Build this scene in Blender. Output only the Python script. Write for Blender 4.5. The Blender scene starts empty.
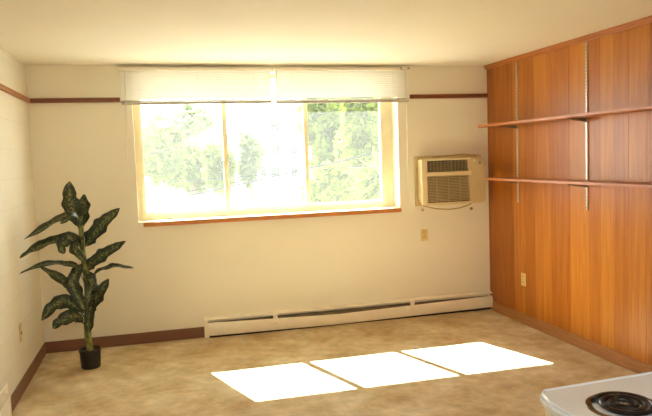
import bpy, bmesh, math, random
from mathutils import Vector, Matrix, noise
random.seed(7)
S = bpy.context.scene
COL = S.collection

# ---------------------------------------------------------------- camera
F_PX = 647.0
CAM = Vector((1.01024, -5.88621, 1.58476))
RX = Vector((0.96693403, -0.25258714, -0.03518972))
UX = Vector((0.05340748, 0.06563279, 0.99641356))
BX = Vector((-0.24937165, -0.96534557, 0.07695262))
cd = bpy.data.cameras.new('camera'); cam = bpy.data.objects.new('camera', cd); COL.objects.link(cam)
cd.sensor_width = 36; cd.sensor_fit = 'HORIZONTAL'; cd.lens = 36 * F_PX / 652
cd.clip_start = 0.05; cd.clip_end = 500
M = Matrix(((RX.x, UX.x, BX.x, CAM.x), (RX.y, UX.y, BX.y, CAM.y), (RX.z, UX.z, BX.z, CAM.z), (0, 0, 0, 1)))
cam.matrix_world = M
S.camera = cam

# ---------------------------------------------------------------- sky, sun, exposure
W = bpy.data.worlds.new('world'); S.world = W; W.use_nodes = True
bg = W.node_tree.nodes['Background']
bg.inputs['Color'].default_value = (0.92, 0.98, 1.0, 1); bg.inputs['Strength'].default_value = 4.2
sd = bpy.data.lights.new('sun', 'SUN'); sun = bpy.data.objects.new('sun', sd); COL.objects.link(sun)
sd.energy = 30.0; sd.angle = 0.006; sd.color = (0.95, 1.0, 0.98)
SUN_DIR = Vector((0.34, -1.0, -1.05)).normalized()
sun.rotation_euler = SUN_DIR.to_track_quat('-Z', 'Y').to_euler(); sun.location = (-6, 20, 22)
# the window opening as a light portal for the sky
pd = bpy.data.lights.new('sky_portal', 'AREA'); portal = bpy.data.objects.new('sky_portal', pd); COL.objects.link(portal)
pd.shape = 'RECTANGLE'; pd.size = 2.5; pd.size_y = 1.4; pd.cycles.is_portal = True
portal.location = (2.06, 0.26, 1.73); portal.rotation_euler = (-math.pi/2, 0, 0)
S.view_settings.view_transform = 'Standard'; S.view_settings.look = 'None'
S.view_settings.gamma = 1; S.view_settings.use_curve_mapping = False
S.view_settings.exposure = 1.17
S.cycles.use_denoising = True
S.cycles.max_bounces = 14; S.cycles.diffuse_bounces = 8; S.cycles.transparent_max_bounces = 16
S.cycles.sample_clamp_indirect = 12

# ---------------------------------------------------------------- helpers
def at(px, py, y):
    """the point of the vertical plane Y=y seen at a photo position"""
    d = -BX + RX * (px - 326) / F_PX - UX * (py - 208) / F_PX
    return CAM + d * ((y - CAM.y) / d.y)

def lin(c):
    return tuple(((v/255) / 12.92 if v/255 <= 0.04045 else ((v/255 + 0.055) / 1.055) ** 2.4) for v in c) + (1,)

class NT:
    def __init__(s, name):
        s.m = bpy.data.materials.new(name); s.m.use_nodes = True
        s.t = s.m.node_tree; s.b = s.t.nodes['Principled BSDF']; s.out = s.t.nodes['Material Output']
    def n(s, ty, **kw):
        x = s.t.nodes.new(ty)
        for k, v in kw.items():
            if k.startswith('i_'):
                x.inputs[k[2:].replace('_', ' ')].default_value = v
            else: setattr(x, k, v)
        return x
    def l(s, a, b): s.t.links.new(a, b)
    def ramp(s, fac, stops):
        r = s.n('ShaderNodeValToRGB'); e = r.color_ramp.elements
        while len(e) < len(stops): e.new(0.5)
        for k, (p, c) in enumerate(stops): e[k].position = p; e[k].color = c
        s.l(fac, r.inputs['Fac']); return r.outputs['Color']
    def coord(s, scale=(1, 1, 1), loc=(0, 0, 0)):
        tc = s.n('ShaderNodeTexCoord'); mp = s.n('ShaderNodeMapping')
        mp.inputs['Scale'].default_value = scale; mp.inputs['Location'].default_value = loc
        s.l(tc.outputs['Object'], mp.inputs['Vector']); return mp.outputs['Vector']
    def noise(s, vec, scale, detail=4, rough=0.5):
        x = s.n('ShaderNodeTexNoise'); x.inputs['Scale'].default_value = scale
        x.inputs['Detail'].default_value = detail; x.inputs['Roughness'].default_value = rough
        s.l(vec, x.inputs['Vector']); return x.outputs['Fac']
    def bump(s, h, strength, dist):
        b = s.n('ShaderNodeBump'); b.inputs['Strength'].default_value = strength; b.inputs['Distance'].default_value = dist
        s.l(h, b.inputs['Height']); s.l(b.outputs['Normal'], s.b.inputs['Normal']); return b
    def mix(s, fac, a, b, mode='MIX'):
        x = s.n('ShaderNodeMix', data_type='RGBA', blend_type=mode)
        if isinstance(fac, float): x.inputs[0].default_value = fac
        else: s.l(fac, x.inputs[0])
        for v, k in ((a, 6), (b, 7)):
            if isinstance(v, tuple): x.inputs[k].default_value = v
            else: s.l(v, x.inputs[k])
        return x.outputs[2]

def simple(name, c, rough=0.5, metal=0.0, var=0.06, nscale=8, bump=0.0):
    """plain paint / plastic / metal with a slight procedural unevenness"""
    q = NT(name); v = q.coord(); f = q.noise(v, nscale, 3)
    c = lin(c); a = tuple(x * (1 - var) for x in c[:3]) + (1,); b = tuple(min(1, x * (1 + var)) for x in c[:3]) + (1,)
    q.l(q.ramp(f, [(0.3, a), (0.7, b)]), q.b.inputs['Base Color'])
    q.b.inputs['Roughness'].default_value = rough; q.b.inputs['Metallic'].default_value = metal
    if bump: q.bump(q.noise(v, 90, 2), bump, 0.002)
    return q.m

# materials -------------------------------------------------------
def m_wall():
    q = NT('painted plaster'); v = q.coord()
    q.l(q.ramp(q.noise(v, 1.3, 4), [(0.3, lin((231, 225, 207))), (0.7, lin((235, 230, 214)))]), q.b.inputs['Base Color'])
    q.b.inputs['Roughness'].default_value = 0.55
    q.bump(q.noise(v, 60, 3), 0.25, 0.002); return q.m
def m_block():
    q = NT('painted block wall'); tc = q.n('ShaderNodeTexCoord'); sp = q.n('ShaderNodeSeparateXYZ'); cb = q.n('ShaderNodeCombineXYZ')
    q.l(tc.outputs['Object'], sp.inputs[0]); q.l(sp.outputs['Y'], cb.inputs['X'])
    sub = q.n('ShaderNodeMath', operation='SUBTRACT'); sub.inputs[1].default_value = 0.046; q.l(sp.outputs['Z'], sub.inputs[0]); q.l(sub.outputs[0], cb.inputs['Y'])
    br = q.n('ShaderNodeTexBrick'); br.inputs['Scale'].default_value = 1; br.inputs['Brick Width'].default_value = 0.42
    br.inputs['Row Height'].default_value = 0.21; br.inputs['Mortar Size'].default_value = 0.003; br.inputs['Mortar Smooth'].default_value = 0.6
    q.l(cb.outputs[0], br.inputs['Vector'])
    base = q.ramp(q.noise(tc.outputs['Object'], 1.6, 4), [(0.3, lin((216, 209, 190))), (0.7, lin((221, 215, 197)))])
    q.l(q.mix(br.outputs['Fac'], base, lin((207, 199, 178))), q.b.inputs['Base Color'])
    q.b.inputs['Roughness'].default_value = 0.5
    inv = q.n('ShaderNodeMath', operation='SUBTRACT'); inv.inputs[0].default_value = 1; q.l(br.outputs['Fac'], inv.inputs[1])
    q.bump(inv.outputs[0], 0.3, 0.003); return q.m
def m_ceiling():
    q = NT('ceiling paint'); v = q.coord()
    q.l(q.ramp(q.noise(v, 1.1, 3), [(0.3, lin((226, 219, 202))), (0.7, lin((230, 224, 208)))]), q.b.inputs['Base Color'])
    q.b.inputs['Roughness'].default_value = 0.8; q.bump(q.noise(v, 80, 3), 0.3, 0.002); return q.m
def m_carpet():
    q = NT('carpet'); v = q.coord()
    big = q.ramp(q.noise(v, 2.6, 6, 0.65), [(0.32, lin((176, 144, 94))), (0.5, lin((200, 176, 132))), (0.70, lin((220, 204, 168)))])
    mid = q.ramp(q.noise(v, 11, 4, 0.6), [(0.3, (0.80, 0.80, 0.80, 1)), (0.7, (1.12, 1.12, 1.12, 1))])
    c = q.mix(1.0, big, mid, 'MULTIPLY')
    fib = q.ramp(q.noise(v, 160, 2), [(0.3, (0.82, 0.82, 0.82, 1)), (0.7, (1.15, 1.15, 1.15, 1))])
    q.l(q.mix(1.0, c, fib, 'MULTIPLY'), q.b.inputs['Base Color'])
    q.b.inputs['Roughness'].default_value = 1.0; q.b.inputs['Sheen Weight'].default_value = 0.15
    q.bump(q.noise(v, 220, 3), 0.6, 0.006); return q.m
def m_panel():
    q = NT('varnished wood panelling'); tc = q.n('ShaderNodeTexCoord'); sp = q.n('ShaderNodeSeparateXYZ'); q.l(tc.outputs['Object'], sp.inputs[0])
    # random width boards: a row of tones along Y, from the board edges below
    edges = [-0.13, -0.30, -0.46, -0.66, -0.82, -1.06, -1.32, -1.55, -1.70, -1.83, -2.0, -2.18, -2.40, -2.62, -2.80, -3.05, -3.3, -3.5, -3.75, -4.0, -4.3]
    tones = [0.30, 0.42, 0.34, 0.62, 0.40, 0.66, 0.48, 0.78, 0.55, 0.85, 0.60, 0.72, 0.5, 0.62, 0.4, 0.7, 0.55, 0.6, 0.45, 0.7, 0.5, 0.6]
    mr = q.n('ShaderNodeMapRange'); mr.inputs[1].default_value = 0; mr.inputs[2].default_value = -4.5; q.l(sp.outputs['Y'], mr.inputs[0])
    r = q.n('ShaderNodeValToRGB'); r.color_ramp.interpolation = 'CONSTANT'; e = r.color_ramp.elements
    while len(e) < 22: e.new(0.9)
    e[0].position = 0; e[0].color = (tones[0],)*3 + (1,)
    for k in range(21): e[k+1].position = -edges[k]/4.5; e[k+1].color = (tones[k+1],)*3 + (1,)
    q.l(mr.outputs[0], r.inputs['Fac'])
    g = q.coord((3, 9, 0.55)); grain = q.n('ShaderNodeTexNoise'); grain.inputs['Scale'].default_value = 3.2; grain.inputs['Detail'].default_value = 7
    grain.inputs['Roughness'].default_value = 0.6; grain.inputs['Distortion'].default_value = 0.5
    off = q.n('ShaderNodeVectorMath', operation='ADD'); sc = q.n('ShaderNodeVectorMath', operation='SCALE'); sc.inputs['Scale'].default_value = 37
    q.l(r.outputs['Color'], sc.inputs[0]); q.l(g, off.inputs[0]); q.l(sc.outputs[0], off.inputs[1]); q.l(off.outputs[0], grain.inputs['Vector'])
    add = q.n('ShaderNodeMath', operation='MULTIPLY_ADD'); add.inputs[1].default_value = 0.55; q.l(grain.outputs['Fac'], add.inputs[0])
    hf = q.n('ShaderNodeMath', operation='MULTIPLY'); hf.inputs[1].default_value = 0.5; q.l(r.outputs['Color'], hf.inputs[0]); q.l(hf.outputs[0], add.inputs[2])
    col = q.ramp(add.outputs[0], [(0.25, lin((124, 64, 18))), (0.5, lin((170, 98, 30))), (0.8, lin((202, 134, 48)))])
    fine = q.ramp(q.noise(q.coord((1, 60, 0.8)), 4, 4), [(0.3, (0.9, 0.88, 0.86, 1)), (0.7, (1.06, 1.06, 1.06, 1))])
    q.l(q.mix(1.0, col, fine, 'MULTIPLY'), q.b.inputs['Base Color'])
    q.b.inputs['Roughness'].default_value = 0.36; q.b.inputs['Specular IOR Level'].default_value = 0.4
    return q.m, edges
def m_wood(name, dark, light, rough=0.4, sc=(6, 6, 40)):
    q = NT(name); g = q.coord(sc)
    q.l(q.ramp(q.noise(g, 2, 5, 0.6), [(0.3, lin(dark)), (0.7, lin(light))]), q.b.inputs['Base Color'])
    q.b.inputs['Roughness'].default_value = rough; return q.m
def m_leaf():
    q = NT('variegated leaf'); uv = q.n('ShaderNodeUVMap'); sp = q.n('ShaderNodeSeparateXYZ'); q.l(uv.outputs[0], sp.inputs[0])
    # U across (0.5 = midrib), V along
    ab = q.n('ShaderNodeMath', operation='SUBTRACT'); ab.inputs[1].default_value = 0.5; q.l(sp.outputs['X'], ab.inputs[0])
    aa = q.n('ShaderNodeMath', operation='ABSOLUTE'); q.l(ab.outputs[0], aa.inputs[0])
    # slanting side veins
    mad = q.n('ShaderNodeMath', operation='MULTIPLY_ADD'); mad.inputs[1].default_value = -1.2; q.l(aa.outputs[0], mad.inputs[0]); q.l(sp.outputs['Y'], mad.inputs[2])
    sn = q.n('ShaderNodeMath', operation='MULTIPLY'); sn.inputs[1].default_value = 62; q.l(mad.outputs[0], sn.inputs[0])
    si = q.n('ShaderNodeMath', operation='SINE'); q.l(sn.outputs[0], si.inputs[0])
    nz = q.noise(q.coord(), 55, 3)
    sm = q.n('ShaderNodeMath', operation='MULTIPLY_ADD'); sm.inputs[1].default_value = 0.22; q.l(si.outputs[0], sm.inputs[0]); q.l(nz, sm.inputs[2])
    edge = q.n('ShaderNodeMath', operation='MULTIPLY_ADD'); edge.inputs[1].default_value = -0.75; q.l(aa.outputs[0], edge.inputs[0]); q.l(sm.outputs[0], edge.inputs[2])
    col = q.ramp(edge.outputs[0], [(0.32, lin((28, 40, 20))), (0.54, lin((54, 68, 30))), (0.68, lin((158, 160, 96)))])
    q.l(col, q.b.inputs['Base Color']); q.b.inputs['Roughness'].default_value = 0.32
    return q.m
def m_foliage(name, c1, c2, scale=0.6):
    q = NT(name); v = q.coord(); f = q.noise(v, scale, 5, 0.7)
    col = q.ramp(f, [(0.3, lin(c1)), (0.7, lin(c2))])
    q.l(col, q.b.inputs['Base Color']); q.b.inputs['Roughness'].default_value = 0.8; q.b.inputs['Specular IOR Level'].default_value = 0.15
    tr = q.n('ShaderNodeBsdfTranslucent'); q.l(col, tr.inputs['Color'])
    mx = q.n('ShaderNodeMixShader'); mx.inputs[0].default_value = 0.5
    q.l(q.b.outputs[0], mx.inputs[1]); q.l(tr.outputs[0], mx.inputs[2]); q.l(mx.outputs[0], q.out.inputs['Surface'])
    return q.m
def m_glass():
    q = NT('veiled window glass'); tp = q.n('ShaderNodeBsdfTransparent'); tp.inputs['Color'].default_value = (0.97, 0.98, 0.96, 1)
    gl = q.n('ShaderNodeBsdfGlossy'); gl.inputs['Roughness'].default_value = 0.02
    lw = q.n('ShaderNodeLayerWeight'); pw = q.n('ShaderNodeMath', operation='POWER'); pw.inputs[1].default_value = 5
    q.l(lw.outputs['Facing'], pw.inputs[0]); ma = q.n('ShaderNodeMath', operation='MULTIPLY_ADD'); ma.inputs[1].default_value = 0.9; ma.inputs[2].default_value = 0.03
    q.l(pw.outputs[0], ma.inputs[0])
    a = q.n('ShaderNodeMixShader'); q.l(ma.outputs[0], a.inputs[0]); q.l(tp.outputs[0], a.inputs[1]); q.l(gl.outputs[0], a.inputs[2])
    # translucent veil imitating glare haze over the view, brighter where the sun strikes
    tl = q.n('ShaderNodeBsdfTranslucent'); tl.inputs['Color'].default_value = (0.95, 0.95, 0.9, 1)
    d = q.n('ShaderNodeMapRange'); d.inputs[3].default_value = 0.013; d.inputs[4].default_value = 0.017
    q.l(q.noise(q.coord(), 3, 4), d.inputs[0])
    b = q.n('ShaderNodeMixShader'); q.l(d.outputs[0], b.inputs[0]); q.l(a.outputs[0], b.inputs[1]); q.l(tl.outputs[0], b.inputs[2])
    q.l(b.outputs[0], q.out.inputs['Surface']); return q.m
def m_slat():
    q = NT('white blind slat'); c = lin((246, 244, 238))
    q.b.inputs['Base Color'].default_value = c; q.b.inputs['Roughness'].default_value = 0.45
    v = q.noise(q.coord(), 5, 2); q.l(q.ramp(v, [(0.3, lin((226, 223, 214))), (0.7, lin((232, 229, 221)))]), q.b.inputs['Base Color'])
    tr = q.n('ShaderNodeBsdfTranslucent'); tr.inputs['Color'].default_value = c
    mx = q.n('ShaderNodeMixShader'); mx.inputs[0].default_value = 0.10
    q.l(q.b.outputs[0], mx.inputs[1]); q.l(tr.outputs[0], mx.inputs[2]); q.l(mx.outputs[0], q.out.inputs['Surface']); return q.m
def m_lamp():
    q = NT('lit lamp glass'); q.b.inputs['Base Color'].default_value = (1, .95, .85, 1)
    q.b.inputs['Emission Color'].default_value = (0.94, 1.0, 0.99, 1); q.b.inputs['Emission Strength'].default_value = 62; return q.m

WALL, BLOCK, CEIL, CARPET = m_wall(), m_block(), m_ceiling(), m_carpet()
PANEL, EDGES = m_panel()
TRIMW = m_wood('dark stained trim', (98, 46, 20), (132, 68, 30), 0.4, (3, 40, 40))
TRIML = m_wood('dark stained trim of left wall', (140, 84, 40), (164, 104, 54), 0.4, (40, 3, 40))
CROWN = m_wood('orange stained moulding', (160, 90, 34), (190, 116, 50), 0.35, (40, 3, 40))
BASEW = m_wood('brown orange base moulding', (152, 102, 60), (178, 124, 78), 0.42, (40, 3, 40))
SHELFW = m_wood('shelf wood', (158, 92, 44), (190, 120, 66), 0.4, (30, 2.5, 30))
SILLW = m_wood('bare sill edge wood', (170, 104, 50), (204, 134, 70), 0.5, (3, 40, 40))
BASEV = simple('brown vinyl base', (122, 82, 60), 0.5)
SILLP = simple('white sill paint', (238, 230, 210), 0.5)
ALU = simple('cream window metal', (226, 214, 178), 0.4)
GLASS = m_glass(); SLAT = m_slat()
RAIL = simple('blind rail metal', (172, 164, 144), 0.4)
HRAIL = simple('white headrail', (240, 234, 218), 0.4)
CORD = simple('blind cord', (226, 216, 194), 0.7)
WAND = simple('clear plastic wand', (222, 214, 196), 0.25)
GREYM = simple('grey metal', (150, 146, 136), 0.35, 0.8)
STRIP = simple('brushed aluminium strip', (214, 206, 188), 0.3, 0.55)
SLOT = simple('dark slot', (38, 30, 24), 0.7)
HEAT = simple('cream enamelled steel', (244, 236, 216), 0.38, 0, 0.04)
FIN = simple('dusty heater fins', (112, 100, 82), 0.6, 0.4)
ACB = simple('aged cream plastic', (222, 206, 164), 0.42, 0, 0.05)
ACP = simple('tan control panel plastic', (202, 182, 140), 0.45, 0, 0.05)
ACG = simple('tan grille plastic', (188, 170, 132), 0.5)
ACD = simple('dark louvre plastic', (150, 136, 110), 0.45)
WIRE = simple('tan cord', (172, 148, 104), 0.5)
PLATE = simple('ivory outlet plate', (226, 202, 140), 0.4)
PLATED = simple('outlet slot brown', (92, 66, 36), 0.6)
PLATEW = simple('painted phone plate', (208, 186, 140), 0.5)
POT = simple('black plastic pot', (30, 30, 30), 0.4)
SOIL = simple('dark soil', (62, 46, 32), 0.95, 0, 0.3, 60, 0.8)
LEAF = m_leaf()
q = NT('plant stem'); v = q.coord((1, 1, 0.6))
q.l(q.ramp(q.noise(v, 45, 4), [(0.38, lin((62, 74, 32))), (0.6, lin((138, 142, 72)))]), q.b.inputs['Base Color']); q.b.inputs['Roughness'].default_value = 0.4; STEM = q.m
PETI = simple('leaf stalk green', (66, 82, 38), 0.4, 0, 0.2, 40)
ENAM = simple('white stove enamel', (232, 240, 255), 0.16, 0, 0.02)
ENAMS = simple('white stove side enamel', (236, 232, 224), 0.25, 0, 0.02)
CHROME = simple('worn chrome drip pan', (120, 98, 66), 0.28, 1.0, 0.25, 20)
COIL = simple('black burner coil', (34, 30, 30), 0.35, 0.3)
BLK = simple('black plastic', (24, 24, 26), 0.3)
OVENG = simple('oven glass', (20, 20, 22), 0.08)
BARK = simple('bark', (112, 92, 70), 0.9, 0, 0.3, 6)
FOLA = m_foliage('pale backlit leaves', (78, 92, 38), (124, 140, 60), 0.9)
FOLB = m_foliage('bright yellow green leaves', (82, 100, 32), (134, 146, 50), 1.2)
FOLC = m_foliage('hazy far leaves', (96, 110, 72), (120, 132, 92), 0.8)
SIDING = simple('white siding', (250, 248, 240), 0.6)
WINGREY = simple('grey house window', (46, 48, 48), 0.3)
ROOFW = simple('pale roof membrane', (158, 156, 150), 0.8)
CONC = simple('pale concrete', (150, 146, 138), 0.9)
CABLE = simple('weathered cable', (26, 26, 24), 0.9)
CONCW = simple('outside stucco', (224, 212, 186), 0.9)

# mesh builder ----------------------------------------------------
class MB:
    def __init__(s): s.bm = bmesh.new(); s.mi = 0
    def box(s, x0, x1, y0, y1, z0, z1, bev=0.0):
        t = bmesh.new(); bmesh.ops.create_cube(t, size=1)
        bmesh.ops.scale(t, vec=(abs(x1-x0), abs(y1-y0), abs(z1-z0)), verts=t.verts)
        bmesh.ops.translate(t, vec=((x0+x1)/2, (y0+y1)/2, (z0+z1)/2), verts=t.verts)
        if bev: bmesh.ops.bevel(t, geom=t.edges[:], offset=bev, segments=2, affect='EDGES', profile=0.6)
        s.join(t); return s
    def join(s, t):
        me = bpy.data.meshes.new('t'); t.to_mesh(me); t.free()
        s.bm.from_mesh(me); bpy.data.meshes.remove(me)
    def prism(s, pts, axis, a, b, bev=0.0):
        """pts: outline in the two other axes; extruded from a to b along axis"""
        t = bmesh.new()
        def P(u, v, w): return {'x': (w, u, v), 'y': (u, w, v), 'z': (u, v, w)}[axis]
        f = t.faces.new([t.verts.new(P(u, v, a)) for u, v in pts])
        r = bmesh.ops.extrude_face_region(t, geom=[f])
        d = P(0, 0, b - a)
        bmesh.ops.translate(t, vec=d, verts=[g for g in r['geom'] if isinstance(g, bmesh.types.BMVert)])
        bmesh.ops.recalc_face_normals(t, faces=t.faces)
        if bev: bmesh.ops.bevel(t, geom=t.edges[:], offset=bev, segments=2, affect='EDGES')
        s.join(t); return s
    def cyl(s, p0, p1, r0, r1=None, seg=20):
        r1 = r0 if r1 is None else r1; p0, p1 = Vector(p0), Vector(p1); d = p1 - p0
        t = bmesh.new(); bmesh.ops.create_cone(t, cap_ends=True, segments=seg, radius1=r0, radius2=r1, depth=d.length)
        q = Vector((0, 0, 1)).rotation_difference(d.normalized()).to_matrix().to_4x4(); q.translation = (p0 + p1) / 2
        bmesh.ops.transform(t, matrix=q, verts=t.verts); s.join(t); return s
    def tube(s, pts, rad, seg=8):
        pts = [Vector(p) for p in pts]; n = len(pts)
        rr = rad if isinstance(rad, (list, tuple)) else [rad] * n
        rings = []; ref = None
        for i, p in enumerate(pts):
            d = (pts[min(i+1, n-1)] - pts[max(i-1, 0)]).normalized()
            if ref is None: ref = d.orthogonal().normalized()
            ref = (ref - d * ref.dot(d)).normalized(); w = d.cross(ref)
            rings.append([s.bm.verts.new(p + (ref * math.cos(a) + w * math.sin(a)) * rr[i]) for a in [2*math.pi*k/seg for k in range(seg)]])
        for a, b in zip(rings, rings[1:]):
            for k in range(seg): s.bm.faces.new((a[k], a[(k+1) % seg], b[(k+1) % seg], b[k]))
        s.bm.faces.new(rings[0][::-1]); s.bm.faces.new(rings[-1]); return s
    def lathe(s, prof, c=(0, 0, 0), seg=40):
        rings = []
        for r, z in prof:
            rings.append([s.bm.verts.new((c[0] + r*math.cos(2*math.pi*k/seg), c[1] + r*math.sin(2*math.pi*k/seg), c[2] + z)) for k in range(seg)] if r > 1e-5 else [s.bm.verts.new((c[0], c[1], c[2] + z))])
        for a, b in zip(rings, rings[1:]):
            for k in range(seg):
                if len(a) == 1 and len(b) == 1: continue
                if len(a) == 1: s.bm.faces.new((a[0], b[(k+1) % seg], b[k]))
                elif len(b) == 1: s.bm.faces.new((a[k], a[(k+1) % seg], b[0]))
                else: s.bm.faces.new((a[k], a[(k+1) % seg], b[(k+1) % seg], b[k]))
        return s
    def build(s, name, mat, parent=None, smooth=False, kind=None, label=None):
        me = bpy.data.meshes.new(name); bmesh.ops.recalc_face_normals(s.bm, faces=s.bm.faces)
        s.bm.to_mesh(me); s.bm.free(); me.materials.append(mat)
        if smooth:
            for p in me.polygons: p.use_smooth = True
            try: me.set_sharp_from_angle(angle=math.radians(40))
            except Exception: pass
        o = bpy.data.objects.new(name, me); COL.objects.link(o)
        if parent is not None:
            o.parent = parent
            o.matrix_parent_inverse = parent_inv(parent)
        if kind: o['kind'] = kind
        if label: o['label'] = label
        return o
def parent_inv(p):
    return Matrix.Translation(p.location).inverted()      # mesh parts sit at the origin, so this is the identity for them
def box(*a, bev=0.0): return MB().box(*a, bev=bev)
def thing(name, label, cat, loc, group=None):
    o = bpy.data.objects.new(name, None); COL.objects.link(o); o.location = loc; o.empty_display_size = 0.05
    o['label'] = label; o['category'] = cat
    if group: o['group'] = group
    return o
def tag(o, label, cat, group=None):
    o['label'] = label; o['category'] = cat
    if group: o['group'] = group
    return o

# ================================================================= the setting
WX, H, YB = 4.226, 2.44, -7.6
OX0, OX1, OZ0, OZ1, WT = 0.83, 3.275, 1.05, 2.385, 0.24     # window opening
MB().box(-0.15, WX+0.15, YB-0.15, 0.24, -0.12, 0).build('floor', CARPET, kind='structure')
MB().box(-0.15, WX+0.15, YB-0.15, 0.24, H, H+0.15).build('ceiling', CEIL, kind='structure')
w = MB()
w.box(-0.15, OX0, 0, WT, 0, H); w.box(OX1, WX+0.15, 0, WT, 0, H); w.box(OX0, OX1, 0, WT, 0, OZ0); w.box(OX0, OX1, 0, WT, OZ1, H)
w.build('wall_back', WALL, kind='structure')
box(-0.15, 0, YB, 0, 0, H).build('wall_left', BLOCK, kind='structure')
wr = MB(); prev = 0.0
for e in EDGES + [-4.6, YB]:                                # boards with a narrow groove between them
    gp = 0.0018 if e in (-1.32, -2.18, -0.66) else 0.0003
    wr.box(WX, WX+0.15, e+gp, prev-gp, 0, H, bev=0.0006); prev = e
wr.box(WX+0.004, WX+0.15, YB, 0, 0, H)
wr.build('wall_right', PANEL, kind='structure')
box(-0.15, WX+0.15, YB-0.15, YB, 0, H).build('wall_front', WALL, kind='structure')
# flat roof projecting past the window wall: it trims the sunlight on the carpet
box(-0.5, WX+0.5, -0.3, 1.02, 2.89, 3.09).build('roof_overhang', CONCW, kind='structure')
box(-0.15, WX+0.15, -0.3, 0.24, H+0.15, 2.89).build('wall_parapet', CONCW, kind='structure')

# picture rails, crown, skirtings
def rail_x(n, x0, x1): MB().box(x0, x1, -0.022, 0, 2.127, 2.165, bev=0.003).build(n, TRIMW, kind='structure')
rail_x('trim_1', 0.0, 0.735); rail_x('trim_2', 3.40, WX)
MB().box(0, 0.022, -4.2, 0, 2.127, 2.165, bev=0.003).build('trim_3', TRIML, kind='structure')
MB().box(WX-0.02, WX, YB, -0.001, 2.402, 2.44, bev=0.002).box(WX-0.034, WX, YB, -0.001, 2.423, 2.44, bev=0.002).build('trim_4', CROWN, kind='structure')
MB().box(0.0, 1.35, -0.012, 0, 0, 0.098, bev=0.003).build('baseboard_back', BASEV, kind='structure')
MB().box(0, 0.012, -1.42, 0, 0, 0.098, bev=0.003).build('baseboard_left', BASEV, kind='structure')
MB().box(WX-0.016, WX, YB, -0.075, 0, 0.085, bev=0.003).box(WX-0.036, WX-0.016, YB, -0.075, 0, 0.028, bev=0.006).build('baseboard_right', BASEW, kind='structure')

# window: frame, two mullions, three panes, sill
win = bpy.data.objects.new('window_1', None); COL.objects.link(win); win.location = (2.05, 0.2, OZ0); win['kind'] = 'structure'
fy0, fy1 = 0.17, 0.225
zg0, zg1 = 1.150, 2.34
f = MB()
f.box(OX0, 0.893, fy0, fy1, OZ0+0.03, OZ1, bev=0.004); f.box(3.172, OX1, fy0, fy1, OZ0+0.03, OZ1, bev=0.004)
f.box(0.893, 3.172, fy0, fy1, OZ0+0.03, zg0, bev=0.004); f.box(0.893, 3.172, fy0, fy1, zg1, OZ1, bev=0.004)
f.box(0.872, 0.900, fy0-0.018, fy1-0.02, zg0-0.02, zg1, bev=0.003); f.box(3.150, 3.195, fy0-0.018, fy1-0.02, zg0-0.02, zg1, bev=0.003)
f.box(0.872, 3.195, fy0-0.018, fy1-0.02, OZ0+0.032, OZ0+0.055, bev=0.003)
f.build('frame', ALU, win)
for x0, x1 in ((1.612, 1.656), (2.380, 2.422)):
    MB().box(x0, x1, fy0-0.012, fy1-0.008, zg0-0.004, zg1, bev=0.004).build('mullion', ALU, win)
    # the latch rail of the sliding sash
MB().box(1.606, 1.612, 0.165, 0.175, 1.52, 1.60, bev=0.002).build('latch', GREYM, win)
for x0, x1 in ((0.893, 1.618), (1.650, 2.386), (2.416, 3.172)):
    MB().box(x0, x1, 0.198, 0.202, zg0, zg1).build('pane', GLASS, win)
sb = MB().box(OX0-0.012, OX1+0.0, -0.016, fy0+0.01, OZ0+0.002, OZ0+0.030, bev=0.002).build('window_sill', SILLP, win)
MB().box(OX0+0.04, OX1+0.004, -0.024, -0.016, OZ0-0.012, OZ0+0.024, bev=0.001).build('sill_edge', SILLW, win, label='orange brown bare wood strip along the sill edge')

# ================================================================= blinds
def blind(x0, x1, zb, label, wand_x, tz):
    yc = -0.042
    t = thing('mini_blind', label, 'window blind', ((x0+x1)/2, 0, 2.41), 'raised mini blinds over the window')
    MB().box(x0, x1, yc-0.017, yc+0.040, 2.388, 2.414, bev=0.002).build('headrail', HRAIL, t)
    m = MB(); k = 0; z = 2.376
    ang = math.radians(62); hw = 0.0125
    def slat(z, a):
        n = 5; vs = []
        for i in range(n):
            u = (i/(n-1) - 0.5) * 2 * hw; c = 0.0022 * (1 - (2*i/(n-1) - 1) ** 2)
            y = yc + u*math.cos(a) - c*math.sin(a); zz = z + u*math.sin(a) + c*math.cos(a)
            vs.append((m.bm.verts.new((x0+0.004, y, zz)), m.bm.verts.new((x1-0.004, y, zz))))
        for a_, b_ in zip(vs, vs[1:]): m.bm.faces.new((a_[0], a_[1], b_[1], b_[0]))
    while z > zb + 0.050: slat(z, ang); z -= 0.0205
    z = zb + 0.036
    while z > zb + 0.022: slat(z, 0.05); z -= 0.0022
    o = m.build('slats', SLAT, t, smooth=True)
    MB().box(x0+0.002, x1-0.002, yc-0.013, yc+0.013, zb, zb+0.021, bev=0.003).build('bottom_rail', RAIL, t)
    for fx in (0.12, 0.5, 0.88):
        x = x0 + (x1-x0)*fx
        MB().tube([(x, yc-0.0145, 2.39), (x, yc-0.0145, zb)], 0.0012, 5).tube([(x, yc+0.0145, 2.39), (x, yc+0.0145, zb)], 0.0012, 5).build('ladder_cord', CORD, t)
    return t
b1 = blind(0.745, 2.050, 2.098, 'raised white slatted mini blind over the left half of the window', 0, 0)
b2 = blind(2.082, 3.370, 2.092, 'raised white slatted mini blind over the right half of the window', 0, 0)
MB().tube([(0.786, -0.066, 2.39), (0.784, -0.068, 2.08), (0.762, -0.05, 1.63)], 0.0032, 6).build('tilt_wand', WAND, b1)
MB().tube([(0.830, -0.066, 2.39), (0.832, -0.066, 2.1), (0.834, -0.04, 1.11)], 0.0016, 5).build('pull_cord', CORD, b1)
MB().tube([(2.100, -0.066, 2.39), (2.094, -0.066, 2.1), (2.088, -0.055, 1.71)], 0.0034, 6).build('tilt_wand', WAND, b2)
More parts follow.
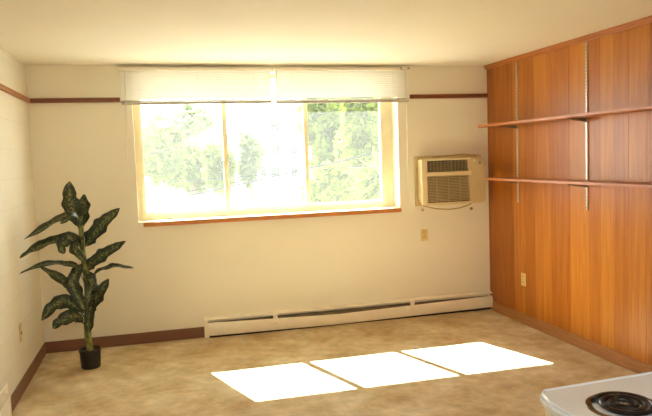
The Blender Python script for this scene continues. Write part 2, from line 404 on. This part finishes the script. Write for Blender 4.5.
MB().tube([(3.338, -0.066, 2.39), (3.345, -0.066, 2.1), (3.352, -0.03, 1.10)], 0.0022, 5).tube([(3.330, -0.066, 2.39), (3.338, -0.066, 2.1), (3.345, -0.03, 1.30)], 0.0018, 5).build('pull_cord', CORD, b2)
# mounting hooks with a drooping wire above the right blind
hk = thing('blind_hook', 'pair of small grey hooks joined by a wire above the right blind end', 'hook', (3.34, -0.06, 2.40))
for x in (3.292, 3.368):
    MB().cyl((x, -0.078, 2.405), (x, -0.0595, 2.405), 0.010, 0.008, 14).build('hook_cap', GREYM, hk)
MB().tube([(3.292, -0.074, 2.404), (3.31, -0.076, 2.392), (3.33, -0.077, 2.388), (3.35, -0.076, 2.392), (3.368, -0.074, 2.404)], 0.0025, 6).build('wire', GREYM, hk)

# ================================================================= air conditioner
ac = thing('air_conditioner', 'cream window air conditioner unit mounted through the wall beside the window', 'air conditioner', (3.80, 0, 1.09))
A0, A1, Z0, Z1, YF = 3.452, 4.125, 1.098, 1.548, -0.135
def rrect(x0, x1, z0, z1, r, n=6, rs=None):
    rs = rs or (r, r, r, r); pts = []      # corners: bottom-left, bottom-right, top-right, top-left
    for (cx, cz, a0, rr) in ((x0+rs[0], z0+rs[0], 180, rs[0]), (x1-rs[1], z0+rs[1], 270, rs[1]), (x1-rs[2], z1-rs[2], 0, rs[2]), (x0+rs[3], z1-rs[3], 90, rs[3])):
        for k in range(n+1):
            a = math.radians(a0 + 90*k/n); pts.append((cx + rr*math.cos(a), cz + rr*math.sin(a)))
    return pts
MB().prism(rrect(3.428, 4.150, 1.085, 1.572, 0.02, rs=(0.01, 0.02, 0.05, 0.02)), 'y', -0.012, 0.002, 0.002).build('wall_plate', ACP, ac)
MB().prism(rrect(A0+0.012, A1-0.01, Z0+0.01, Z1-0.008, 0.02, rs=(0.01, 0.03, 0.07, 0.02)), 'y', -0.105, -0.010, 0.003).build('housing', ACB, ac, smooth=True)
# front frame: ring around louvre and intake openings + control area
fx0, fx1 = A0+0.058, A1-0.168      # openings
fr = MB()
fr.box(A0, fx0, YF, -0.10, Z0, Z1-0.012, bev=0.008)                        # left stile
fr.box(fx0-0.005, fx1+0.012, YF, -0.10, Z1-0.026, Z1-0.006, bev=0.005)        # top
fr.box(fx0-0.005, fx1+0.012, YF-0.004, -0.10, 1.374, 1.412, bev=0.005)      # bar between
fr.box(fx0-0.005, fx1+0.012, YF, -0.10, Z0, 1.118, bev=0.005)                # bottom
fr.build('front_frame', ACB, ac, smooth=True)
MB().box(fx0-0.003, fx1+0.006, -0.108, -0.104, 1.118, Z1-0.02).build('recess', SLOT, ac, label='dark recess behind the louvres')
MB().prism([(fx1+0.002, Z0), (A1-0.03, Z0)] + [(A1-0.03+0.03*math.sin(a), Z0+0.03-0.03*math.cos(a)) for a in (0.4, 0.8, 1.2, 1.57)] +
           [(A1, Z1-0.09), (A1-0.012, Z1-0.045), (A1-0.045, Z1-0.015), (A1-0.09, Z1-0.004), (fx1-0.028, Z1-0.004)], 'y', YF+0.002, -0.10, 0.004).build('control_panel', ACP, ac, smooth=True, label='tan control panel with rounded corner')
for x, z in ((A1-0.115, 1.508), (A1-0.055, 1.490)):
    kb = MB().cyl((x, YF-0.014, z), (x, YF+0.004, z), 0.015, 0.018, 20).build('knob', ACB, ac, smooth=True)
    MB().box(x-0.003, x+0.003, YF-0.019, YF-0.012, z-0.013, z+0.013, bev=0.001).build('knob_grip', ACD, kb)
lv = MB()
for k in range(13):
    x = fx0 + 0.004 + k*(fx1-fx0-0.008)/12
    lv.box(x-0.0028, x+0.0028, YF+0.006, -0.108, 1.410, Z1-0.024)
for k in range(6):
    z = 1.418 + k*0.0205
    lv.prism([(YF+0.004, z), (YF+0.010, z-0.002), (-0.110, z+0.010), (-0.110, z+0.013)], 'x', fx0, fx1)
lv.build('louvre', ACD, ac, label='dark discharge louvres along the top')
gr = MB()
for k in range(17):
    z = 1.126 + k*0.0148
    gr.prism([(YF+0.003, z), (YF+0.003, z+0.0065), (-0.110, z+0.010), (-0.110, z+0.004)], 'x', fx0-0.002, fx1+0.002)
for x in (fx0+0.1, (fx0+fx1)/2, fx1-0.1): gr.box(x-0.0015, x+0.0015, YF+0.008, -0.11, 1.118, 1.375)
gr.build('intake_grille', ACG, ac)
cd_ = MB().tube([(3.445, -0.03, 1.46), (3.437, -0.045, 1.38), (3.436, -0.05, 1.2), (3.446, -0.06, 1.125), (3.50, -0.07, 1.085), (3.62, -0.075, 1.055), (3.76, -0.075, 1.042), (3.88, -0.07, 1.050), (3.98, -0.06, 1.075), (4.06, -0.045, 1.115), (4.125, -0.03, 1.16),
                 (4.146, -0.03, 1.22), (4.150, -0.03, 1.36), (4.138, -0.03, 1.46), (4.10, -0.04, 1.53), (4.05, -0.05, 1.562), (3.94, -0.05, 1.575), (3.6, -0.05, 1.556)], 0.0055, 8)
cd_.build('power_cord', WIRE, ac, smooth=True)
for i, (px, py) in enumerate(((422, 210), (471, 208.5))):
    p = at(px, py, 0)
    o = MB().cyl((p.x, -0.022, p.z), (p.x, 0.0, p.z), 0.011, 0.013, 14).cyl((p.x, -0.03, p.z+0.006), (p.x, -0.02, p.z), 0.008, 0.010, 14).build('wall_peg', WIRE, smooth=True)
    tag(o, ('small round tan peg under the lower left corner of the air conditioner', 'small round tan peg under the lower right of the air conditioner')[i], 'peg', 'pegs below the air conditioner')

# ================================================================= outlets
def outlet(c, axis, w, h, label, mat=PLATE, phone=False):
    """axis: 'y' on the back wall, 'x' on the right wall, '-x' on the left wall"""
    t = thing('wall_outlet', label, 'outlet', c)
    def B(u0, u1, d0, d1, v0, v1, bev=0):
        if axis == 'y': return MB().box(c[0]+u0, c[0]+u1, -d1, -d0, c[2]+v0, c[2]+v1, bev=bev)
        if axis == 'x': return MB().box(WX-d1, WX-d0, c[1]+u0, c[1]+u1, c[2]+v0, c[2]+v1, bev=bev)
        return MB().box(d0, d1, c[1]+u0, c[1]+u1, c[2]+v0, c[2]+v1, bev=bev)
    B(-w/2, w/2, 0, 0.007, -h/2, h/2, 0.002).build('cover_plate', mat, t)
    if phone:
        B(-0.009, 0.009, 0.006, 0.010, -0.012, 0.006, 0.001).build('jack', PLATED, t)
    else:
        for s in (-1, 1):
            k = B(-w*0.24, w*0.24, 0.006, 0.0095, s*h*0.22-h*0.13, s*h*0.22+h*0.13, 0.002).build('socket', mat, t)
            for u in (-0.008, 0.008):
                B(u-0.0018, u+0.0018, 0.009, 0.0102, s*h*0.22-0.004, s*h*0.22+0.012).build('slot', PLATED, k)
    B(-0.003, 0.003, 0.006, 0.009, -0.003, 0.003).build('screw', PLATED if not phone else GREYM, t)
p = at(424.2, 234.8, 0); outlet((p.x, 0, p.z), 'y', 0.072, 0.116, 'ivory outlet on the cream wall below the air conditioner')
outlet((WX, -0.633, 0.405), 'x', 0.072, 0.116, 'ivory outlet low on the orange wood panelled wall')
outlet((0, -0.915, 0.415), '-x', 0.060, 0.125, 'narrow painted plate low on the left block wall', PLATEW, True)

# ================================================================= heaters
ht = thing('baseboard_heater', 'long cream baseboard heater under the window along the back wall', 'baseboard heater', (2.79, 0, 0))
hx0, hx1, hd, hz = 1.352, 4.222, 0.068, 0.182
xm = at(340, 320, -0.06).x
MB().box(hx0+0.01, hx1, -0.006, 0, 0.005, hz, bev=0.001).prism([(-0.0, hz), (-0.0, hz-0.012), (-0.046, hz-0.018), (-0.052, hz-0.022), (-0.052, hz-0.016), (-0.046, hz-0.010)], 'x', hx0+0.01, hx1).build('back_plate', HEAT, ht)
fin = MB(); x = hx0+0.04
fin.box(hx0+0.03, hx1-0.03, -0.050, -0.010, 0.07, 0.135)
fin.cyl((hx0+0.02, -0.03, 0.10), (hx1-0.02, -0.03, 0.10), 0.0, 0.0, 6) if False else None
fin.build('heating_fins', FIN, ht, label='dusty dark fins seen through the top slot')
def cover(x0, x1, zt0, zt1, zb0, zb1):
    m = MB(); n = 14
    rows = []
    for i in range(n+1):
        u = i/n; x = x0+(x1-x0)*u; zt = zt0+(zt1-zt0)*u; zb = zb0+(zb1-zb0)*u
        prof = [(-hd+0.022, zt), (-hd+0.014, zt-0.003), (-hd+0.011, zt-0.010), (-hd, zb+0.01), (-hd+0.006, zb), (-hd+0.009, zb), (-hd+0.003, zb+0.01), (-hd+0.014, zt-0.011), (-hd+0.017, zt-0.007), (-hd+0.022, zt-0.003)]
        rows.append([m.bm.verts.new((x, y, z)) for y, z in prof])
    for a, b in zip(rows, rows[1:]):
        for k in range(len(a)): m.bm.faces.new((a[k], a[(k+1) % len(a)], b[(k+1) % len(a)], b[k]))
    m.bm.faces.new(rows[0]); m.bm.faces.new(rows[-1][::-1])
    return m
cover(hx0+0.02, xm, 0.140, 0.106, 0.022, 0.008).build('front_cover', HEAT, ht, smooth=True)
cover(xm+0.003, hx1, 0.106, 0.140, 0.008, 0.026).build('front_cover', HEAT, ht, smooth=True)
MB().prism([(-hd-0.0015, 0.012), (-hd+0.0095, 0.100), (-hd+0.013, 0.100), (-hd+0.004, 0.012)], 'x', xm-0.003, xm+0.005).build('joint_strip', HEAT, ht)
MB().prism([(0, 0.004), (-hd-0.003, 0.004), (-hd-0.003, 0.155), (-hd+0.010, 0.172), (0, 0.186)], 'x', hx0-0.004, hx0+0.030, 0.002).build('end_cap', HEAT, ht)
for px in (275.5, 413):
    x = at(px, 318, -0.07).x
    MB().prism([(-0.0525, hz-0.014), (-hd-0.002, hz-0.028), (-hd-0.005, 0.090), (-hd+0.0003, 0.078), (-hd+0.003, 0.100), (-0.050, hz-0.024)], 'x', x-0.020, x+0.020, 0.001).build('bracket_clip', HEAT, ht)
MB().box(hx0+0.04, hx1, -0.05, -0.004, 0.0, 0.02).build('base_channel', SLOT, ht, label='dark gap under the covers')

h2 = thing('baseboard_heater', 'cream baseboard heater along the left wall, cut off by the lower left photo corner', 'baseboard heater', (0.03, -2.8, 0))
MB().box(0, 0.008, -4.1, -1.42, 0.004, 0.212, bev=0.002).build('back_plate', HEAT, h2)
MB().prism([(0.008, 0.205), (0.008, 0.196), (0.040, 0.186), (0.052, 0.180), (0.052, 0.190), (0.040, 0.196)], 'y', -4.1, -1.59).build('top_hood', STRIP, h2, label='pale grey metal top hood')
MB().box(0.044, 0.056, -4.1, -1.59, 0.02, 0.180, bev=0.003).box(0.008, 0.056, -1.61, -1.585, 0.005, 0.188, bev=0.003).build('front_cover', HEAT, h2)
MB().box(0.008, 0.044, -4.1, -1.61, 0.03, 0.16).build('heating_fins', FIN, h2)

# ================================================================= shelves on the panelled wall
def standard(y, z0, z1, label):
    m = MB(); m.box(WX-0.012, WX, y-0.0085, y+0.0085, z0, z1, bev=0.0015)
    t = thing('shelf_standard', label, 'shelf standard', (WX, y, z0), 'metal shelf standards on the wood wall')
    m.build('channel', STRIP, t)
    s = MB(); z = z0 + 0.02
    while z < z1 - 0.02: s.box(WX-0.0128, WX-0.0115, y-0.0022, y+0.0022, z, z+0.012); z += 0.026
    s.build('slots', SLOT, t, label='row of dark slots')
standard(-0.560, 1.115, 2.388, 'slotted metal strip on the wood wall, nearest the window corner')
standard(-1.556, 1.110, 2.396, 'slotted metal strip on the wood wall, farther from the window corner')
def shelf(y0, y1, zb, label, th=0.022):
    t = thing('wall_shelf', label, 'shelf', (WX-0.1, (y0+y1)/2, zb), 'wooden wall shelves')
    MB().box(WX-0.205, WX-0.014, y1, y0, zb, zb+th, bev=0.002).build('board', SHELFW, t)
    return t
shelf(-0.185, -3.9, 1.824, 'upper reddish brown wall shelf on the wood panelling')
shelf(-0.315, -3.9, 1.322, 'lower reddish brown wall shelf on the wood panelling')
for y, zb, n in ((-0.560, 1.824, 'thin metal bracket under the upper shelf, nearest the window corner'), (-1.556, 1.824, 'thin metal bracket under the upper shelf, farther from the window corner'),
                 (-0.560, 1.322, 'thin metal bracket under the lower shelf, nearest the window corner'), (-1.556, 1.322, 'thin metal bracket under the lower shelf, farther from the window corner')):
    t = thing('shelf_bracket', n, 'shelf bracket', (WX-0.01, y, zb-0.03), 'shelf brackets')
    L = 0.185
    MB().prism([(WX-0.012, zb-0.0005), (WX-L, zb-0.0005), (WX-L, zb-0.008), (WX-0.03, zb-0.030), (WX-0.012, zb-0.036)], 'y', y-0.002, y+0.002).build('arm', GREYM, t)
    MB().box(WX-0.024, WX-0.0125, y-0.0075, y+0.0075, zb-0.034, zb-0.004, bev=0.001).build('clip', GREYM, t)

# ================================================================= plant
PX, PY = 0.422, -0.55
pl = thing('potted_plant', 'tall artificial plant with mottled green leaves in a black pot by the left corner', 'plant', (PX, PY, 0))
MB().lathe([(0, 0.0), (0.070, 0.0), (0.074, 0.006), (0.080, 0.125), (0.081, 0.135), (0.086, 0.136), (0.088, 0.150), (0.085, 0.152), (0.080, 0.150), (0.076, 0.132), (0, 0.130)], (PX, PY, 0)).build('pot', POT, pl, smooth=True)
MB().lathe([(0, 0.138), (0.04, 0.140), (0.0765, 0.134), (0.0765, 0.126), (0, 0.126)], (PX, PY, 0), 24).build('soil', SOIL, pl, smooth=True)
def P(px, py, dy=0.0): return at(px, py, PY + dy)
def spline(pts, n):
    pts = [Vector(p) for p in pts]; q = [2*pts[0]-pts[1]] + pts + [2*pts[-1]-pts[-2]]; out = []
    segs = len(pts) - 1
    for i in range(n+1):
        t = i/n*segs; k = min(int(t), segs-1); u = t-k; a, b, c, d = q[k:k+4]
        out.append(0.5*((2*b) + (c-a)*u + (2*a-5*b+4*c-d)*u*u + (3*b-a-3*c+d)*u*u*u))
    return out
st = spline([(PX, PY, 0.13), P(87.5, 330), P(88, 300), P(86, 275), P(82.5, 250), P(81, 228), P(80, 212)], 40)
MB().tube(st, [0.028 - 0.010*(i/40)**1.2 for i in range(41)], 14).build('stem', STEM, pl, smooth=True)
def leaf(pts, wpx, up=(0, -1, 0), fold=0.25, seed=0, stalk=0.12):
    """blade along a spline of points; wpx: full width in photo pixels; up: direction the upper face looks to"""
    rnd = random.Random(seed); n = 26; m = 6
    c = spline(pts, n); w = wpx * 5.5 / F_PX; up = Vector(up).normalized()
    me = bmesh.new(); uvl = me.loops.layers.uv.new('UVMap'); rows = []; ph = rnd.random()*6
    uvs = {}
    for i in range(n+1):
        v = i/n
        d = (c[min(i+1, n)] - c[max(i-1, 0)]).normalized(); side = d.cross(up)
        if side.length < 0.05: side = d.cross(Vector((1, 0, 0)))
        side.normalize(); nn = side.cross(d).normalized()
        if v < stalk: ww = 0.05 + 0.06*v/stalk
        else:
            t = (v-stalk)/(1-stalk); ww = max(0.012, (math.sin(math.pi*min(1, t**0.85)))**0.62 if t < 0.999 else 0.0) * (1 + 0.10*math.sin(v*23+ph) + 0.06*math.sin(v*41+2*ph))
            ww = max(ww, 0.11*(1-t))
        row = []
        for j in range(m+1):
            s = j/m*2-1
            wav = 0.10*w*math.sin(v*17+ph+(0 if s > 0 else 1.6))*abs(s)**2*min(1, ww*1.5)
            p = c[i] + side*(s*w*0.5*ww) + nn*(fold*w*abs(s)*ww*0.5 - 0.0 + wav)
            vt = me.verts.new(p); uvs[vt] = (s*0.5+0.5, v); row.append(vt)
        rows.append(row)
    for a, b in zip(rows, rows[1:]):
        for k in range(m): me.faces.new((a[k], a[k+1], b[k+1], b[k]))
    for f_ in me.faces:
        f_.smooth = True
        for lp in f_.loops: lp[uvl].uv = uvs[lp.vert]
    ms = bpy.data.meshes.new('leaf'); me.to_mesh(ms); me.free(); ms.materials.append(LEAF)
    o = bpy.data.objects.new('leaf', ms); COL.objects.link(o); o.parent = pl; o.matrix_parent_inverse = parent_inv(pl)
    sm = o.modifiers.new('thickness', 'SOLIDIFY'); sm.thickness = 0.0016; sm.offset = 0
    # midrib stalk as a sub-part
    rb = MB().tube([p - up*0.001 for p in c[:int(n*0.9)]], [0.0038*(1-0.8*i/n) for i in range(int(n*0.9))], 6)
    me2 = rb.build('midrib', PETI, None, smooth=True); me2.parent = o
    return o
F, FU, UPV = (0, -1, 0), (0, -0.8, 0.6), (0, -0.5, 0.85)
leaf([P(80, 232), P(75, 215, -.02), P(69.5, 199, -.03), P(69.4, 181, -.02)], 15.2, (0.25, -1, .1), .3, 1)
leaf([P(82, 232), P(84.5, 218, .03), P(85.5, 205, .05), P(84, 194, .06)], 13.0, (-.5, -1, 0), .5, 2)
leaf([P(81, 226), P(74, 217, -.05), P(64, 217, -.10), P(44, 228, -.18), P(24, 239.5, -.26)], 8.8, (0.1, -.5, .8), .35, 3, .08)
leaf([P(80, 230), P(80, 220, -.10), P(74, 216, -.17), P(68, 219, -.2), P(60, 224, -.24)], 8.0, (0.2, -.6, .8), .3, 31, .1)
leaf([P(85, 247), P(93, 236, -.02), P(105, 222, -.05), P(120, 208, -.06)], 14.5, (-.3, -1, .35), .35, 4, .05)
leaf([P(84, 240), P(70, 236, -.06), P(50, 242, -.12), P(34, 249, -.19), P(19.5, 258.5, -.27)], 9.2, (-.1, -.75, .6), .35, 5)
leaf([P(83, 252), P(76, 240, -.10), P(68, 239, -.16), P(62, 246, -.18), P(64, 254, -.18)], 12.0, (-.2, -1, .4), .3, 6)
leaf([P(84, 250), P(76, 243, -.12), P(74, 250, -.17), P(80, 256, -.2), P(86, 262, -.18)], 8.0, (.3, -1, .5), .3, 16)
leaf([P(86, 272), P(94, 262, -.03), P(108, 252, -.06), P(126, 241, -.08)], 12.0, (-.25, -1, .4), .35, 7, .06)
leaf([P(86, 284), P(95, 274, -.08), P(106, 268, -.14), P(118, 266.5, -.18), P(134, 268, -.22)], 8.0, (0, -.45, .9), .3, 8, .08)
leaf([P(85, 284), P(76, 267, -.05), P(62, 264, -.08), P(42, 265, -.18), P(19, 274, -.28)], 7.2, (0, -.6, .75), .35, 9)
leaf([P(84, 300), P(77, 289, -.06), P(66, 283, -.09), P(54, 275, -.11), P(40, 267, -.13)], 9.6, (.2, -.8, .5), .35, 10, .06)
leaf([P(84, 262), P(77, 272, -.06), P(73, 285, -.10), P(82, 304, -.13), P(85, 314, -.13)], 11.2, (-.1, -1, .25), .3, 11, .05)
leaf([P(88, 270), P(91, 280, -.03), P(90, 292, -.05), P(86, 312, -.05)], 10.4, (.3, -1, .15), .3, 12, .05)
leaf([P(89, 316), P(93, 304, -.04), P(101, 292, -.06), P(109, 278.5, -.07)], 12.8, (-.35, -1, .2), .4, 13, .05)
leaf([P(85, 318), P(76, 306, -.05), P(63, 302, -.08), P(52, 308, -.10), P(41.5, 320.5, -.12)], 13.6, (-.1, -.85, .5), .3, 14)
leaf([P(86, 326), P(78, 318, -.08), P(70, 317, -.12), P(60, 322, -.14), P(52.5, 328.5, -.15)], 12.8, (-.1, -.85, .5), .3, 15)
leaf([P(88, 338), P(89, 322, -.035), P(90, 306, -.04), P(92, 288, -.03), P(96, 278, -.02)], 9.6, (.1, -1, .1), .5, 17, .04)

# ================================================================= stove
SX0, SX1, SY0, SY1 = 1.992, 2.644, -5.056, -4.294
sv = thing('stove', 'white electric stove top with a black coil burner at the lower right', 'stove', (SX0+0.04, SY1, 0))
MB().box(SX0+0.05, SX1, SY0+0.006, SY1-0.006, 0.0, 0.872, bev=0.004).build('body', ENAMS, sv)
OUT = [(SX0-0.002, SY0), (SX1, SY0), (SX1, SY1), (SX0+0.045, SY1), (SX0+0.022, SY1-0.022), (SX0+0.002, SY1-0.085), (SX0-0.002, SY1-0.13)]
ct = MB().prism(OUT, 'z', 0.872, 0.904, 0.009)
ct.tube([(SX1-0.07, SY1-0.009, 0.904), (SX0+0.048, SY1-0.009, 0.904), (SX0+0.031, SY1-0.026, 0.904), (SX0+0.011, SY1-0.087, 0.904), (SX0+0.008, SY1-0.13, 0.904), (SX0+0.008, SY0+0.01, 0.904)], 0.0045, 8)
ct.build('cooktop', ENAM, sv, smooth=True)
def burner(cx, cy, r, proto=None):
    z = 0.903
    t = MB().lathe([(r+0.020, z+0.0005), (r+0.019, z+0.005), (r+0.012, z+0.006), (r+0.004, z+0.002), (r-0.010, z-0.004), (0.03, z-0.008), (0, z-0.008)], (cx, cy, 0), 48).build('drip_pan', CHROME, sv, smooth=True)
    pts = []; turns = 4 if r > 0.08 else 3
    n = turns*40; r0 = 0.018
    for i in range(n+1):
        a = 2*math.pi*turns*i/n + 2.4; rr = r0 + (r-r0)*i/n
        pts.append((cx+rr*math.cos(a), cy+rr*math.sin(a), z+0.010))
    MB().tube(pts, 0.0068, 8).build('coil', COIL, t, smooth=True)
    s = MB()
    for k in range(3):
        a = 2*math.pi*k/3 + 0.3
        s.cyl((cx+0.02*math.cos(a), cy+0.02*math.sin(a), z+0.001), (cx+(r+0.004)*math.cos(a), cy+(r+0.004)*math.sin(a), z+0.001), 0.003, 0.003, 6)
    s.cyl((cx, cy, z-0.006), (cx, cy, z+0.012), 0.012, 0.010, 16)
    s.build('coil_support', GREYM, t)
burner(2.157, -4.484, 0.078); burner(2.157, -4.87, 0.093); burner(2.465, -4.484, 0.093); burner(2.465, -4.87, 0.078)
od = MB().box(SX0+0.008, SX0+0.05, SY0+0.012, SY1-0.095, 0.24, 0.850, bev=0.006).build('oven_door', ENAMS, sv)
MB().box(SX0+0.0055, SX0+0.010, SY0+0.16, SY1-0.16, 0.40, 0.66, bev=0.001).build('oven_window', OVENG, od)
MB().tube([(SX0+0.01, SY0+0.08, 0.79), (SX0-0.025, SY0+0.09, 0.79), (SX0-0.025, SY1-0.17, 0.79), (SX0+0.01, SY1-0.16, 0.79)], 0.010, 10).build('handle', GREYM, od, smooth=True)
MB().box(SX0+0.010, SX0+0.05, SY0+0.012, SY1-0.095, 0.05, 0.225, bev=0.006).build('storage_drawer', ENAMS, sv)
MB().box(SX1-0.07, SX1, SY0, SY1, 0.900, 1.13, bev=0.012).build('backguard', ENAM, sv)
for k in range(5):
    y = SY0 + 0.11 + k*(SY1-SY0-0.22)/4
    MB().cyl((SX1-0.07, y, 1.02), (SX1-0.098, y, 1.02), 0.022, 0.017, 20).build('knob', BLK, sv, smooth=True)

sv.rotation_euler.z = math.radians(3)

# ================================================================= added ceiling lamp (unseen behind the camera, put in to brighten the near side)
lp = thing('added_ceiling_lamp', 'added round glass ceiling lamp, unseen, over the kitchen side of the room', 'ceiling lamp', (1.2, -6.9, H))
MB().lathe([(0, 0), (0.18, 0), (0.185, -0.02), (0.17, -0.03), (0, -0.03)], (1.2, -6.9, H-0.0005)).build('base', RAIL, lp, smooth=True)
MB().lathe([(0.165, -0.031), (0.16, -0.07), (0.13, -0.10), (0.07, -0.125), (0, -0.13)], (1.2, -6.9, H)).build('lamp_shade', m_lamp(), lp, smooth=True)

# ================================================================= outside
MB().box(-60, 90, 0.6, 160, -3.4, -3.0).build('ground', CONC, kind='structure')
MB().box(-0.15, WX+0.15, 0.0, 0.24, -3.0, -0.12).build('wall_outside', CONCW, kind='structure')
# neighbouring flat roofed garage
g = thing('garage', 'low white flat roofed building seen below the trees through the left pane', 'building', (0, 20, -3))
MB().box(-18, 3.6, 11.0, 28.0, -3.0, -0.5).build('wall', SIDING, g)
MB().box(-18.3, 3.9, 10.7, 28.3, -0.5, -0.1, bev=0.05).build('roof', ROOFW, g)
# white apartment house, centre pane
h = thing('apartment_house', 'white house with grey windows seen through the centre pane', 'building', (9, 42, -3))
HX0, HX1 = at(257, 150, 40).x, at(325, 150, 40).x
MB().box(HX0, HX1, 40, 48, -3, 9.5).build('wall', SIDING, h)
MB().box(HX0-0.4, HX1+0.4, 39.6, 48.4, 9.5, 9.9, bev=0.05).build('roof', ROOFW, h)
for (px, py) in ((275, 149), (275, 172), (263, 149), (263, 171), (294, 149), (294, 172), (275, 126)):
    c = at(px, py, 40); ww = 0.22 if px in (263, 294) else 0.32
    fr_ = MB().box(c.x-ww-0.12, c.x+ww+0.12, 39.93, 40.0, c.z-0.52, c.z+0.52).build('window', SIDING, h)
    o = MB().box(c.x-ww, c.x+ww, 39.90, 39.96, c.z-0.36, c.z+0.36).box(c.x-ww, c.x+ww, 39.88, 39.92, c.z-0.02, c.z+0.02).build('pane', WINGREY, None)
    o.parent = fr_
# pale gabled house among the trees at left
g2 = thing('cottage', 'pale gabled house half hidden by trees in the left pane', 'building', (3, 40, -3))
c = at(212, 140, 38)
MB().box(c.x-1.7, c.x+1.9, 38, 43, -3, c.z-0.3).build('wall', SIDING, g2)
MB().prism([(c.x-2.1, c.z-0.4), (c.x+2.3, c.z-0.4), (c.x+0.2, c.z+0.9)], 'y', 37.6, 43.4).build('roof', ROOFW, g2)
MB().box(c.x-0.3, c.x+0.3, 37.93, 38.0, c.z-1.9, c.z-1.1).build('pane', WINGREY, g2)

def tree(name, base, top, rx, rz, mat, nleaf, ls, label, seed, long=False):
    """trunk and limbs up to a crown of leaves; crown centre at top"""
    rnd = random.Random(seed); t = thing(name, label, 'tree', base, 'trees outside the window')
    B, T = Vector(base), Vector(top)
    m = MB(); m.tube(spline([B, B.lerp(T, 0.4) + Vector((0.15, 0, 0)), T], 10), [0.20*(1-0.7*i/10) for i in range(11)], 8)
    lobes = []
    for k in range(16):
        while True:
            d = Vector((rnd.uniform(-1, 1), rnd.uniform(-1, 1), rnd.uniform(-1, 1)))
            if d.length < 1: break
        p = T + Vector((d.x*rx*0.75, d.y*rx*0.75, d.z*rz*0.75)); lobes.append((p, rnd.uniform(0.28, 0.5)))
        m.tube(spline([B.lerp(T, 0.55 + 0.3*rnd.random()), (p+T)/2 + Vector((0, 0, -0.2)), p], 6), [0.06*(1-0.8*i/6) for i in range(7)], 5)
    m.build('trunk', BARK, t, smooth=True)
    verts, faces = [], []
    for k in range(nleaf):
        c, r = rnd.choice(lobes); d = Vector((rnd.gauss(0, 1), rnd.gauss(0, 1), rnd.gauss(0, 1))).normalized() * (rnd.random()**0.4)
        p = c + Vector((d.x*rx*r, d.y*rx*r, d.z*rz*r))
        a = Vector((rnd.gauss(0, 1), rnd.gauss(0, 1), rnd.gauss(0, 1)-(0.9 if long else 0.2))).normalized(); b = a.orthogonal().normalized(); b = Matrix.Rotation(rnd.random()*6.3, 3, a) @ b
        s = ls*rnd.uniform(0.6, 1.3); wd = 0.16 if long else 0.42; cc = a.cross(b)
        i = len(verts)
        verts += [p, p + a*s*0.5 + b*s*wd + cc*s*0.06, p + a*s + cc*s*-0.05, p + a*s*0.5 - b*s*wd + cc*s*0.06]
        faces += [(i, i+1, i+2), (i, i+2, i+3)]
    me = bpy.data.meshes.new('crown'); me.from_pydata(verts, [], faces); me.materials.append(mat)
    o = bpy.data.objects.new('crown', me); COL.objects.link(o); o.parent = t; o.matrix_parent_inverse = parent_inv(t)
    return t
def tr(px, py, y, rpx, rzpx, mat, n, ls, label, seed, long=False, name='leafy_tree'):
    c = at(px, py, y); k = (y + 5.9)/F_PX
    tree(name, (c.x, y, -3.0), c, rpx*k, rzpx*k, mat, n, ls, label, seed, long)
tr(160, 150, 30.5, 24, 36, FOLA, 9000, 0.42, 'pale green tree at the left edge of the left window pane', 1)
tr(191, 170, 34, 26, 24, FOLA, 9000, 0.40, 'low broad pale tree above the flat roof in the left pane', 2)
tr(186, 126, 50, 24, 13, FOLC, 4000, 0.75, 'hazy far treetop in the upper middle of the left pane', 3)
tr(220, 166, 31, 15, 26, FOLA, 7000, 0.40, 'pale green tree beside the mullion in the left pane', 4)
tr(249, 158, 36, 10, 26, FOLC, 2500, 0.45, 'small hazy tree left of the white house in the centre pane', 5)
tr(324, 138, 21, 26, 50, FOLA, 12000, 0.36, 'green tree filling the left side of the right pane', 6)
tr(366, 140, 17, 34, 52, FOLB, 15000, 0.34, 'bright green tree filling the right side of the right pane', 7)
tr(340, 192, 12.5, 36, 28, FOLB, 9000, 0.26, 'yellow green bushy treetop low in the right pane', 8)
tr(377, 180, 8.2, 13, 20, FOLB, 900, 0.50, 'long leaved drooping plant low at the right edge of the right pane', 9, True, 'long_leaved_tree')
# overhead cables: sag between points far left and far right
def cable(p0, p1, Y, sag, r, label):
    a, b = at(*p0, Y), at(*p1, Y); k = (b.z - a.z) / (b.x - a.x)
    x0, x1 = -5.0, 11.0; pts = []
    ua, ub = (a.x-x0)/(x1-x0), (b.x-x0)/(x1-x0)
    base = lambda x: a.z + k*(x - a.x)
    sg = lambda u: -4*sag*u*(1-u)
    e0, e1 = a.z - sg(ua), b.z - sg(ub); kk = (e1-e0)/(b.x-a.x)      # chord chosen so the sagging cable passes through both points
    for i in range(33):
        u = i/32; x = x0 + (x1-x0)*u; pts.append((x, Y, e0 + kk*(x-a.x) + sg(u)))
    o = MB().tube(pts, r, 6).build('overhead_cable', CABLE, smooth=True)
    tag(o, label, 'cable', 'overhead cables outside')
cable((146, 155), (225, 137), 8.93, 0.15, 0.010, 'thin overhead cable rising across the middle of the left pane')
cable((146, 184), (225, 178), 8.86, 0.15, 0.009, 'thin overhead cable low across the left pane')
cable((232, 183), (306, 168), 8.79, 0.15, 0.009, 'thin overhead cable across the lower centre pane')
cable((312, 168), (384, 151), 8.72, 0.15, 0.020, 'darker overhead cable slanting across the right pane')
for x, n in ((-5.0, 'tall wooden utility pole carrying the overhead cables left of the window view'), (11.0, 'tall wooden utility pole carrying the overhead cables right of the window view')):
    t = thing('utility_pole', n, 'utility pole', (x, 9.05, -3))
    MB().cyl((x, 9.05, -3.0), (x, 9.05, 8.5), 0.16, 0.11, 14).build('post', BARK, t, smooth=True)
    MB().box(x-0.05, x+0.05, 8.2, 9.9, 7.7, 7.82).build('crossarm', BARK, t)
    MB().box(x-0.04, x+0.04, 8.70, 8.95, 1.0, 7.0).build('cable_rack', GREYM, t)
